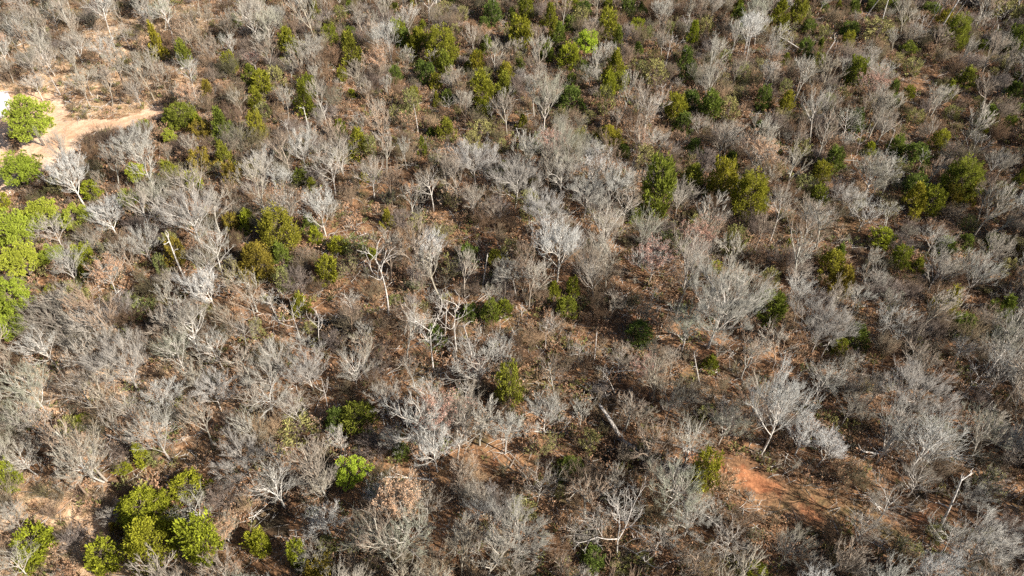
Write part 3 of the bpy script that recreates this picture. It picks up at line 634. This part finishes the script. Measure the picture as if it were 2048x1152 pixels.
# ------------------------------------------------------------------ white metal shed at the left edge
def shed():
    x, y = at(10, 238); z = float(gz(x, y)); r = bpy.data.objects.new('metal_shed', None); COL.objects.link(r); r.location = (x, y, z)
    r.rotation_euler = (0, 0, .12)
    r['label'] = 'white metal-roofed shed behind the round pine at the left edge'; r['category'] = 'shed'
    wm, nt, b = new_mat('white_sheet_metal'); b.inputs['Base Color'].default_value = (.8, .8, .82, 1); b.inputs['Roughness'].default_value = .45
    wv = nt.nodes.new('ShaderNodeTexWave'); wv.inputs['Scale'].default_value = 5; tc = nt.nodes.new('ShaderNodeTexCoord'); nt.links.new(tc.outputs['Object'], wv.inputs[0])
    bp = nt.nodes.new('ShaderNodeBump'); bp.inputs['Distance'].default_value = .03; nt.links.new(wv.outputs[1], bp.inputs['Height']); nt.links.new(bp.outputs[0], b.inputs['Normal'])
    gm, _, gb = new_mat('grey_door'); gb.inputs['Base Color'].default_value = (.3, .32, .35, 1)
    def part(nm, V, F, m):
        me = mesh(nm, np.array(V, float), [np.array(F)], m); o = bpy.data.objects.new(nm, me); o.parent = r; COL.objects.link(o)
        sf = o.modifiers.new('thickness', 'SOLIDIFY'); sf.thickness = .06; return o
    W, D, Hh = 7.0, 4.4, 2.5          # eaves run along x; east gable faces the clearing
    part('wall', [(0, 0, 0), (0, D, 0), (-W, D, 0), (-W, 0, 0), (0, 0, Hh), (0, D, Hh), (-W, D, Hh), (-W, 0, Hh)], [(0, 1, 5, 4), (1, 2, 6, 5), (2, 3, 7, 6), (3, 0, 4, 7)], wm)
    part('gable', [(-.05, 0, Hh), (-.05, D, Hh), (-.05, D/2, Hh+.95), (-.05, D/2, Hh+.94)], [(0, 1, 2, 3)], wm)
    part('roof', [(.35, -.35, Hh-.1), (-W-.35, -.35, Hh-.1), (-W-.35, D/2, Hh+1.05), (.35, D/2, Hh+1.05), (.35, D+.35, Hh-.1), (-W-.35, D+.35, Hh-.1)], [(0, 1, 2, 3), (3, 2, 5, 4)], wm)
    part('door', [(.075, 1.2, .05), (.075, 2.2, .05), (.075, 2.2, 2.1), (.075, 1.2, 2.1)], [(0, 1, 2, 3)], gm)
shed()
SHEDXY = at(-20, 215)

# ------------------------------------------------------------------ filling the wood between them
def jitter(sp, seed, x0=-175, x1=175, y0=12, y1=225):
    g = np.random.default_rng(seed)
    X, Y = np.meshgrid(np.arange(x0, x1, sp), np.arange(y0, y1, sp)); n = X.size
    X = X.ravel()+g.uniform(-.48, .48, n)*sp; Y = Y.ravel()+g.uniform(-.48, .48, n)*sp
    # only what the camera, or one a few steps aside, could see, and what shades it
    d = Y*CP+CAM_H*SP; U = 1024+FPX*X/d; V = 576+FPX*(CAM_H*CP-Y*SP)/d
    k = (U > -300) & (U < 2048+420) & (V > -130) & (V < 1152+330)
    X, Y, U, V = X[k], Y[k], U[k], V[k]
    k = ~is_open(X, Y) & (np.hypot(X-SHEDXY[0]+3, Y-SHEDXY[1]) > 6)
    return X[k], Y[k], U[k], V[k]
# open spots where the photograph shows the floor of the wood: px, py, half width, half height
OPEN = [(970, 490, 70, 36), (740, 470, 60, 40), (1310, 650, 60, 36), (1620, 1020, 110, 30), (1460, 930, 90, 26), (90, 1030, 150, 55), (300, 1140, 120, 20), (215, 215, 140, 34), (1010, 915, 60, 34), (860, 1060, 50, 40), (1440, 700, 40, 30), (740, 590, 60, 40), (550, 1030, 60, 22),
        (820, 360, 40, 40), (1940, 1030, 90, 16), (760, 260, 60, 30), (1180, 770, 70, 30), (1150, 930, 30, 30), (330, 900, 50, 30), (190, 90, 40, 30), (420, 30, 50, 20), (1640, 420, 50, 30), (1560, 760, 40, 60), (1840, 160, 60, 30), (1660, 500, 50, 30), (820, 730, 50, 40), (1220, 690, 60, 40), (890, 440, 40, 40)]
def openness(U, V):
    o = np.zeros(np.shape(U))
    for a, b, c, d in OPEN: o = np.maximum(o, np.exp(-(((U-a)/c)**2+((V-b)/d)**2)))
    return o
def far_from(X, Y, pts, k, pad):
    ok = np.ones(len(X), bool)
    for x, y, r in pts: ok &= np.hypot(X-x, Y-y) > r*k+pad
    return ok
CLPX = [(20, 400), (-20, 330), (-20, 176), (95, 178), (112, 186), (330, 190), (342, 222), (290, 250), (185, 262), (160, 290), (95, 350), (50, 400)]
TRPX = [(1350, 893), (1460, 918), (1530, 950), (1660, 990), (1720, 1052), (1640, 1056), (1560, 1022), (1500, 992), (1440, 955)]
def pixel_poly(U, V, pts):
    inside = np.zeros(len(U), bool); n = len(pts)
    for i in range(n):
        (ax, ay), (bx, by) = pts[i], pts[(i+1) % n]
        inside ^= ((ay > V) != (by > V)) & (U < (bx-ax)*(V-ay)/(by-ay+1e-9)+ax)
    d = seg_dist(U, V, pts+[pts[0]])
    return np.where(inside, -d, d)
def clear_view(X, Y, zc, R, k, g, thin):
    """plants that would hide a noted evergreen or a bare spot the photograph shows are not planted"""
    Z = gz(X, Y)+zc; D = Y*CP+(CAM_H-Z)*SP; U = 1024+FPX*X/D; V = 576+FPX*((CAM_H-Z)*CP-Y*SP)/D; r = R*FPX/D
    ok = np.ones(len(X), bool)
    for t in THINGS:
        if t['kind'] in ('bare tree', 'sapling', 'shrub', 'fallen log', 'leafy tree') and not (t['label'] and t['w'] > 70): continue
        if t['kind'] == 'bare tree': w_, kk = t['w']*.40, k*.6
        else: w_, kk = t['w']*.5, k
        ok &= ~((D < t['d']+.5) & (np.hypot(U-t['u'], (V-t['v'])) < w_+r*kk))
    o = np.zeros(len(X))
    for a, b, c, d in OPEN: o = np.maximum(o, np.exp(-(((U-a)/(c+r*.6))**2+((V-b)/(d+r*.6))**2)))
    ok &= g.uniform(0, 1, len(X)) > o*thin
    ok &= pixel_poly(U, V, CLPX) > r*k*.8
    ok &= (pixel_poly(U, V, TRPX) > r*k*.4) | (g.uniform(0, 1, len(X)) < .25)
    return ok
def fill(sp, seed, kinds, probs, thin, lim, evk=1.0, zc=5., R=2.8, k=.7, dm=.55):
    g = np.random.default_rng(seed)
    X, Y, U, V = jitter(sp, seed)
    ok = far_from(X, Y, EVPOS, evk, .6) & far_from(X, Y, TREEPOS, .75, .6) & (g.uniform(0, 1, len(X)) > openness(U, V)*thin)
    dens = vnoise(X, Y, 16)*.5+vnoise(X+90, Y, 7)*.3
    dens = dens-1.1*np.clip(1.2-np.hypot((U-150)/420, (V-60)/190), 0, .6)
    ok &= g.uniform(-.9, .9, len(X)) < dens+dm
    ok &= clear_view(X, Y, zc, R, k, g, thin)
    X, Y, U, V = X[ok], Y[ok], U[ok], V[ok]
    D = Y*CP+CAM_H*SP
    kd = g.choice(len(kinds), len(X), p=probs)
    vis = (U > 5) & (U < 2043) & (V > 8) & (V < 1175)
    order = np.argsort(np.where(vis, D, 1e9)); rank = np.empty(len(X), int); rank[order] = np.arange(len(X))
    return X, Y, U, V, kd, vis & (rank < lim), g
STUFF = []
def gn_scatter(name, label, meshes, P, R, S):
    """one object: an instance of one of the meshes on every point"""
    holders = []
    for k, parts in enumerate(meshes):
        # join the parts of one plant into a single mesh
        bm_v = []; polys = []; mats = []; n0 = 0; Fq = []; Ft = []; mi_q = []; mi_t = []
        for j, (pn, me) in enumerate(parts):
            co = np.empty(len(me.vertices)*3, np.float32); me.vertices.foreach_get('co', co); bm_v.append(co.reshape(-1, 3))
            ls = np.empty(len(me.loops), np.int32); me.loops.foreach_get('vertex_index', ls)
            lt = np.empty(len(me.polygons), np.int32); me.polygons.foreach_get('loop_total', lt)
            nq = int((lt == 4).sum()); q = ls[:nq*4].reshape(-1, 4)+n0; t = ls[nq*4:].reshape(-1, 3)+n0   # quads come first
            Fq.append(q); Ft.append(t); mi_q.append(np.full(len(q), j)); mi_t.append(np.full(len(t), j)); n0 += len(me.vertices); mats.append(me.materials[0])
        me = mesh(name+'_plant', np.concatenate(bm_v), [np.concatenate(Fq), np.concatenate(Ft)], mats[0])
        for m_ in mats[1:]: me.materials.append(m_)
        mi = [m for F_, m in ((Fq, mi_q), (Ft, mi_t)) for m in [np.concatenate(m)] if len(m)]
        me.polygons.foreach_set('material_index', np.concatenate(mi).astype(np.int32))
        holders.append(bpy.data.objects.new(name+'_source', me))
    pm = bpy.data.meshes.new(name); pm.vertices.add(len(P)); pm.vertices.foreach_set('co', np.asarray(P, np.float32).ravel())
    a = pm.attributes.new('rot', 'FLOAT_VECTOR', 'POINT'); a.data.foreach_set('vector', np.asarray(R, np.float32).ravel())
    a = pm.attributes.new('scl', 'FLOAT_VECTOR', 'POINT'); a.data.foreach_set('vector', np.asarray(S, np.float32).ravel())
    a = pm.attributes.new('pick', 'INT', 'POINT'); a.data.foreach_set('value', np.random.default_rng(len(P)).integers(0, len(meshes), len(P)).astype(np.int32))
    o = bpy.data.objects.new(name, pm); COL.objects.link(o); o['kind'] = 'stuff'; o['label'] = label; o['category'] = name.replace('_', ' ')
    ng = bpy.data.node_groups.new(name, 'GeometryNodeTree')
    ng.interface.new_socket('Geometry', in_out='INPUT', socket_type='NodeSocketGeometry'); ng.interface.new_socket('Geometry', in_out='OUTPUT', socket_type='NodeSocketGeometry')
    N = ng.nodes.new; L = ng.links; gi = N('NodeGroupInput'); go = N('NodeGroupOutput'); ip = N('GeometryNodeInstanceOnPoints'); join = N('GeometryNodeJoinGeometry')
    for h in reversed(holders):
        oi = N('GeometryNodeObjectInfo'); oi.inputs['Object'].default_value = h; oi.inputs['As Instance'].default_value = False
        gt = N('GeometryNodeGeometryToInstance'); L.new(oi.outputs['Geometry'], gt.inputs[0]); L.new(gt.outputs[0], join.inputs[0])
    def named(nm, dt):
        n = N('GeometryNodeInputNamedAttribute'); n.data_type = dt; n.inputs['Name'].default_value = nm; return n.outputs[0]
    L.new(gi.outputs[0], ip.inputs['Points']); L.new(join.outputs[0], ip.inputs['Instance']); ip.inputs['Pick Instance'].default_value = True
    L.new(named('pick', 'INT'), ip.inputs['Instance Index']); L.new(named('scl', 'FLOAT_VECTOR'), ip.inputs['Scale'])
    er = N('FunctionNodeEulerToRotation'); L.new(named('rot', 'FLOAT_VECTOR'), er.inputs[0]); L.new(er.outputs[0], ip.inputs['Rotation'])
    L.new(ip.outputs[0], go.inputs[0])
    md = o.modifiers.new('scatter', 'NODES'); md.node_group = ng
    return o

def pts(X, Y, g, s0, s1, tilt=.06, sz=1.0, sink=0.0):
    n = len(X); P = np.stack([X, Y, gz(X, Y)-sink], 1); R = np.stack([g.normal(size=n)*tilt, g.normal(size=n)*tilt, g.uniform(0, 6.28, n)], 1)
    s = g.uniform(s0, s1, n); S = np.stack([s*g.uniform(.82, 1.2, n), s*g.uniform(.82, 1.2, n), s*sz*g.uniform(.85, 1.2, n)], 1); return P, R, S
NCOUNT = {}
def individuals(X, Y, kd, sel, kinds, g, s0, s1, lib, dims, tilt=.08):
    for x, y, k in zip(X[sel], Y[sel], kd[sel]):
        t = kinds[k]; s = int(g.integers(0, NV[t])); H, R = dims[t, s]; f = g.uniform(s0, s1); fz = f*g.uniform(.85, 1.2); z = float(gz(x, y))
        u, v, d = pix(x, y, z+H*.6*fz)
        thing(NAME[t][0], lib[t, s], x, y, z, NAME[t][1], (f*g.uniform(.82, 1.2), f*g.uniform(.82, 1.2), fz), g.uniform(0, 6.28), g.normal()*tilt, g.normal()*tilt, look=LOOK[t], crown_h=H*.6*fz, wpx=2*R*f*FPX/d)
# small cedars between the noted ones
X, Y, U, V, kd, sel, g = fill(5.4, 41, ['o'], [1.], .8, 400, 1.2, 1.2, 1., .8, dm=.0)
more = [i for i in np.where(sel & (U > 480-.2*V) & (V < 700))[0]][:135]+[i for i in np.where(sel & (U <= 480-.2*V) & (V < 700) & (V > 180))[0]][:22]
for i in more:
    tone = 'odgog'[int(g.integers(0, 5))] if U[i] > 480-.2*V[i] else 'lor'[int(g.integers(0, 3))]; a = g.uniform(.75, 1.85); c = a*g.uniform(.9, 1.45); x, y = X[i], Y[i]; z = float(gz(x, y)); u, v, d = pix(x, y, z+c)
    nm, ct = ('evergreen_bush', 'evergreen bush') if tone == 'g' else ('cedar_tree', 'cedar tree')
    thing(nm, CED[tone, int(g.integers(0, NSH[tone]))], x, y, z, ct, (a, a*g.uniform(.8, 1.2), c), g.uniform(0, 6), look=f'small {TONEW[tone]} '+('bush' if tone == 'g' else 'cedar'), crown_h=c, wpx=2*a*FPX/d)
    EVPOS.append((x, y, a))
# trees
n_bt = sum(1 for t in THINGS if t['kind'] == 'bare tree')
kinds = ['a', 'w', 'k', 't']; X, Y, U, V, kd, sel, g = fill(4.5, 21, kinds, [.855, .025, .03, .09], .9, 10**6, dm=.38, R=2.3, zc=4.)
# at most 300 bare trees stand alone, nearest first
bt = np.where(sel & (kd < 2))[0]; D = Y*CP+CAM_H*SP; keep = bt[np.argsort(D[bt])][:300-n_bt]
solo = np.zeros(len(X), bool); solo[keep] = True; solo |= sel & (kd >= 2)
individuals(X, Y, kd, solo, kinds, g, .38, .74, BT, DIM)
r = ~solo; P, R_, S = pts(X[r], Y[r], g, .38, .74)
gn_scatter('bare_woodland', 'mass of grey bare trees filling the far and outer parts of the wood', [BT['a', s] for s in range(0, 9, 2)]+[BT['w', 0]], P, R_, S)
AX, AY = X, Y
# saplings
kinds = ['s']; X, Y, U, V, kd, sel, g = fill(3.3, 22, kinds, [1.], .6, 300, .9, 4, 1.3, .7, dm=.3)
individuals(X, Y, kd, sel, kinds, g, .5, 1.0, BT, DIM, .1)
r = ~sel; P, R_, S = pts(X[r], Y[r], g, .5, 1.0, .1)
gn_scatter('sapling_thicket', 'many thin bare saplings standing in the far parts of the wood', [BT['s', s] for s in range(5)], P, R_, S)
# shrubs
SH = {('b', s): shrub(800+s, 2.4+.3*s, 1.7+.15*s) for s in range(4)}
SH.update({('h', s): shrub(820+s, 2.0, 1.6, leaves=1400, leafmat=('shrubgreen', 'leaf')[s]) for s in range(2)})
for s in range(2): SH['m', s] = shrub(860+s, 2.3, 2.6, stems=22, n=(7, 7, 2), mat='mound', tw=.012)
NV.update({'b': 4, 'h': 2, 'm': 2}); NAME.update({'b': ('shrub', 'shrub'), 'h': ('shrub', 'shrub'), 'm': ('shrub', 'shrub')}); LOOK.update({'b': 'brown twiggy shrub', 'h': 'leafy low shrub', 'm': 'wide mounded greyish shrub'})
DS = {('b', s): (2.4+.3*s, 1.7+.15*s) for s in range(4)}; DS.update({('h', s): (2., 1.6) for s in range(2)}); DS.update({('m', s): (2.3, 2.6) for s in range(2)})
kinds = ['b', 'h', 'm']; X, Y, U, V, kd, sel, g = fill(2.35, 23, kinds, [.66, .16, .18], .6, 300, .95, 1.2, 1.4, .5)
individuals(X, Y, kd, sel, kinds, g, .45, 1.1, SH, DS, .08)
r = ~sel; P, R_, S = pts(X[r], Y[r], g, .45, 1.1, .1)
gn_scatter('brushwood', 'brown and grey leafless brush growing under the far trees', [SH['b', s] for s in range(4)]+[SH['h', 0], SH['h', 1], SH['m', 0]], P, R_, S)
# knee high undergrowth
UG = [shrub(840+s, .9, .8, stems=7, n=(5, 5, 0), tw=.012) for s in range(3)]+[shrub(852, .8, .7, stems=6, n=(4, 4, 0), leaves=200, leafmat='leaf', tw=.011), shrub(850, .7, .7, stems=6, n=(4, 4, 0), leaves=260, leafmat='leaf', tw=.011), shrub(851, .6, .8, stems=6, n=(4, 4, 0), leaves=420, leafmat='shrubgreen', tw=.011)]
g = np.random.default_rng(31); X, Y, U, V = jitter(1.0, 31); ok = (g.uniform(0, 1, len(X)) > openness(U, V)*.5) & (g.uniform(-1, 1, len(X)) < vnoise(X, Y, 6)*.8+.35-.7*np.clip(1.2-np.hypot((U-150)/420, (V-60)/190), 0, .6))
P, R_, S = pts(X[ok], Y[ok], g, .6, 1.4, .15)
gn_scatter('undergrowth', 'knee-high twiggy undergrowth covering the floor of the wood', UG, P, R_, S)
# fallen sticks
def sticks(seed):
    global RNG
    RNG = np.random.default_rng(seed); ge = Geo(); n = 7; P = RNG.normal(size=(n, 3))*np.array([.6, .6, .04])+np.array([0, 0, .08])
    a = RNG.uniform(0, 6.28, n); L = RNG.uniform(.5, 2.2, n); D = np.stack([np.cos(a)*L, np.sin(a)*L, RNG.normal(size=n)*.12], 1)
    B = np.stack([P, P+D*.5+RNG.normal(size=(n, 3))*.08, P+D], 1); tubes(ge, B, RNG.uniform(.015, .05, n), np.full(n, .008), 3, 4); return [('sticks', ge.mesh('sticks', M['bark']))]
g = np.random.default_rng(33); X, Y, U, V = jitter(1.8, 33); P, R_, S = pts(X, Y, g, .6, 1.3, .08)
gn_scatter('fallen_sticks', 'grey fallen sticks and small branches lying on the leaf litter', [sticks(930+k) for k in range(4)], P, R_, S)
# dry grass tufts
def tuft(seed):
    global RNG
    RNG = np.random.default_rng(seed); ge = Geo(); n = 60; c = RNG.normal(size=(n, 3))*.16; c[:, 2] = -.03
    blades(ge, c, unit(np.stack([RNG.normal(size=n)*.5, RNG.normal(size=n)*.5, np.ones(n)], 1))*RNG.uniform(.25, .55, (n, 1)), .014); return [('blades', ge.mesh('blades', M['grass']))]
g = np.random.default_rng(32); X, Y, U, V = jitter(.75, 32, -150, 150, 14, 200)
tn = np.zeros(len(X))
for p in TANS: tn = np.maximum(tn, poly_mask(X, Y, p, 5))
ok = g.uniform(0, 1, len(X)) < .12+.75*tn
P, R_, S = pts(X[ok], Y[ok], g, .6, 1.3, .2)
gn_scatter('dry_grass', 'tan dry grass tufts on the floor of the wood and round the clearing', [tuft(900+k) for k in range(3)], P, R_, S)

# ------------------------------------------------------------------ labels: every thing told apart by where it stands next to a landmark
LM = [(55, 230, 'the big round pine at the left edge'), (45, 345, 'the second round pine at the left edge'), (703, 948, 'the bright green pine near the bottom'), (1175, 82, 'the bright green pine at the top'),
      (258, 288, 'the wide bare tree beside the clearing'), (247, 735, 'the broad fan of twigs, lower left'), (615, 742, 'the pale fan-shaped tree'), (868, 893, 'the white-trunked feathery tree'),
      (1040, 1070, 'the large pale tree at the bottom edge'), (1030, 368, 'the tall tree in the central grove'), (1118, 495, 'the white-limbed tree by the hollow'), (1440, 612, 'the largest round grey crown'),
      (1645, 655, 'the vase-shaped bare tree'), (1828, 800, 'the very large feathery tree'), (1560, 822, 'the silvery white tree'), (412, 578, 'the pale tree with crooked trunk'), (1303, 522, 'the pinkish leafy tree'),
      (210, 548, 'the tan leafy tree'), (300, 1082, 'the front yellow-green cedar'), (560, 465, 'the large olive cedar left of centre'), (1316, 385, 'the tallest olive cedar'), (1017, 776, 'the lone olive cedar below centre'),
      (945, 690, 'the forked dead snag'), (835, 245, 'the broken snag above the gully'), (1930, 300, 'the twisted white dead tree'), (1920, 770, 'the white dead tree with splayed base'), (1235, 1080, 'the crooked white dead tree'),
      (1215, 840, 'the big broken trunk'), (215, 885, 'the sprawling fallen tree'), (1042, 72, 'the round olive cedar at the top'), (1911, 72, 'the olive cedar at upper right'), (1714, 147, 'the olive cedar with clear top right'),
      (963, 182, 'the olive cedar at upper centre'), (578, 95, 'the olive cedar at upper left'), (1540, 620, 'the olive cedar right of the largest crown'), (1923, 362, 'the wide olive cedar at right'),
      (1682, 567, 'the rusty cedar at right'), (385, 440, 'the low silver-grey tree'), (1600, 1000, 'the red dirt track'), (313, 88, 'the narrow cedar behind the clearing'), (775, 438, 'the small olive cedar by the gully'),
      (12, 955, 'the bright cedar at the lower left edge'), (1895, 610, 'the tall olive cedar near right edge'), (1410, 945, 'the cedar beside the red track'), (2018, 650, 'the white dead tree at the right edge')]
FIX = {(55, 230): 'biggest round bright pine beside the dirt clearing at the left edge', (45, 345): 'round bright pine just below the clearing at the left edge', (703, 948): 'bright green low pine near the bottom, left of centre',
       (1175, 82): 'bright green pine standing out among cedars at the top', (300, 1082): 'large yellow-green cedar in front at the lower left', (290, 1022): 'large cedar directly behind the front yellow-green cedar',
       (560, 465): 'large pointed olive cedar left of centre', (1316, 385): 'tallest olive cedar, a narrow column right of centre', (1017, 776): 'lone upright olive cedar below the centre', (1042, 72): 'round olive cedar at the top near the middle',
       (208, 1118): 'bushy yellow-green cedar at the lower left with shadow on tan grass', (514, 523): 'rusty orange-green cedar below the large pointed olive cedar', (397, 1083): 'yellow-green cedar right of the front one at lower left',
       (337, 270): 'small bright pine beside the wide bare tree at the clearing', (640, 1142): 'rusty yellow cedar cut by the bottom edge', (1540, 620): 'olive cedar just right of the largest round bare crown',
       (963, 182): 'upright olive cedar in the upper centre', (578, 95): 'tall olive cedar in the upper left among bare trees', (1911, 72): 'tall olive cedar in the upper right corner area',
       (1923, 362): 'wide olive cedar at the right among a cedar clump', (1410, 945): 'narrow olive cedar beside the red dirt track', (12, 955): 'bright yellow-green cedar cut by the lower left edge', (1682, 567): 'rusty orange-green cedar in the right part of the wood'}
for (a, b), lab in FIX.items():
    t = min((t for t in THINGS if t['kind'] in ('pine tree', 'cedar tree')), key=lambda t: (t['u']-a)**2+(t['v']-b)**2); t['label'] = lab
used = set()
DIRS = [('left of', -1, 0), ('right of', 1, 0), ('behind', 0, -1), ('in front of', 0, 1)]
ORD = ['nearest', 'second nearest', 'third nearest', 'fourth nearest', 'fifth nearest']
def label_kind(kind):
    ts = [t for t in THINGS if t['kind'] == kind]
    if not ts: return
    cand = []
    for a, b, ph in LM:
        for dn, dx, dy in DIRS:
            q = []
            for t in ts:
                du, dv = t['u']-a, t['v']-b; al = du*dx+dv*dy; ac = abs(du*dy)+abs(dv*dx)
                r = math.hypot(du, dv)
                if al > ac and r > 14 and inframe(t['u'], t['v']): q.append((r, id(t), t))
            q.sort(key=lambda e: e[0])
            for n_, (r, _, t) in enumerate(q[:5]):
                if r < 330: cand.append((n_*70+r*.6, n_, dn, ph, t))
    cand.sort(key=lambda c: c[0])
    for _, n_, dn, ph, t in cand:
        if t['label']: continue
        t['label'] = f"{t['look']}, {ORD[n_]} {kind} {dn} {ph}" if kind.split()[-1] not in t['look'] else f"{t['look']}, {ORD[n_]} one {dn} {ph}"
for k in ('pine tree', 'cedar tree', 'evergreen bush', 'bare tree', 'leafy tree', 'dead tree', 'fallen log', 'sapling', 'shrub'): label_kind(k)
def zone(u, v):
    return ('far ' if v < 230 else 'near ' if v > 860 else 'middle ')+('left' if u < 420 else 'right' if u > 1630 else 'centre left' if u < 1024 else 'centre right')
for t in THINGS:
    r = t['root']
    if not t['label']:
        t['label'] = f"{t['look']} among others alike in the {zone(t['u'], t['v'])} of the wood"
    w_ = t['label'].split()
    r['label'] = ' '.join(w_[:16])
    r['group'] = t['group'] or {'pine tree': 'pines on the left and among the cedars', 'cedar tree': 'cedars scattered through the wood', 'evergreen bush': 'dull green bushes in the wood', 'bare tree': 'grey leafless trees of the wood',
                                'leafy tree': 'trees keeping brown leaves', 'dead tree': 'bleached dead trees', 'fallen log': 'fallen logs on the ground', 'sapling': 'slender bare saplings', 'shrub': 'shrubs under the trees'}[t['kind']]
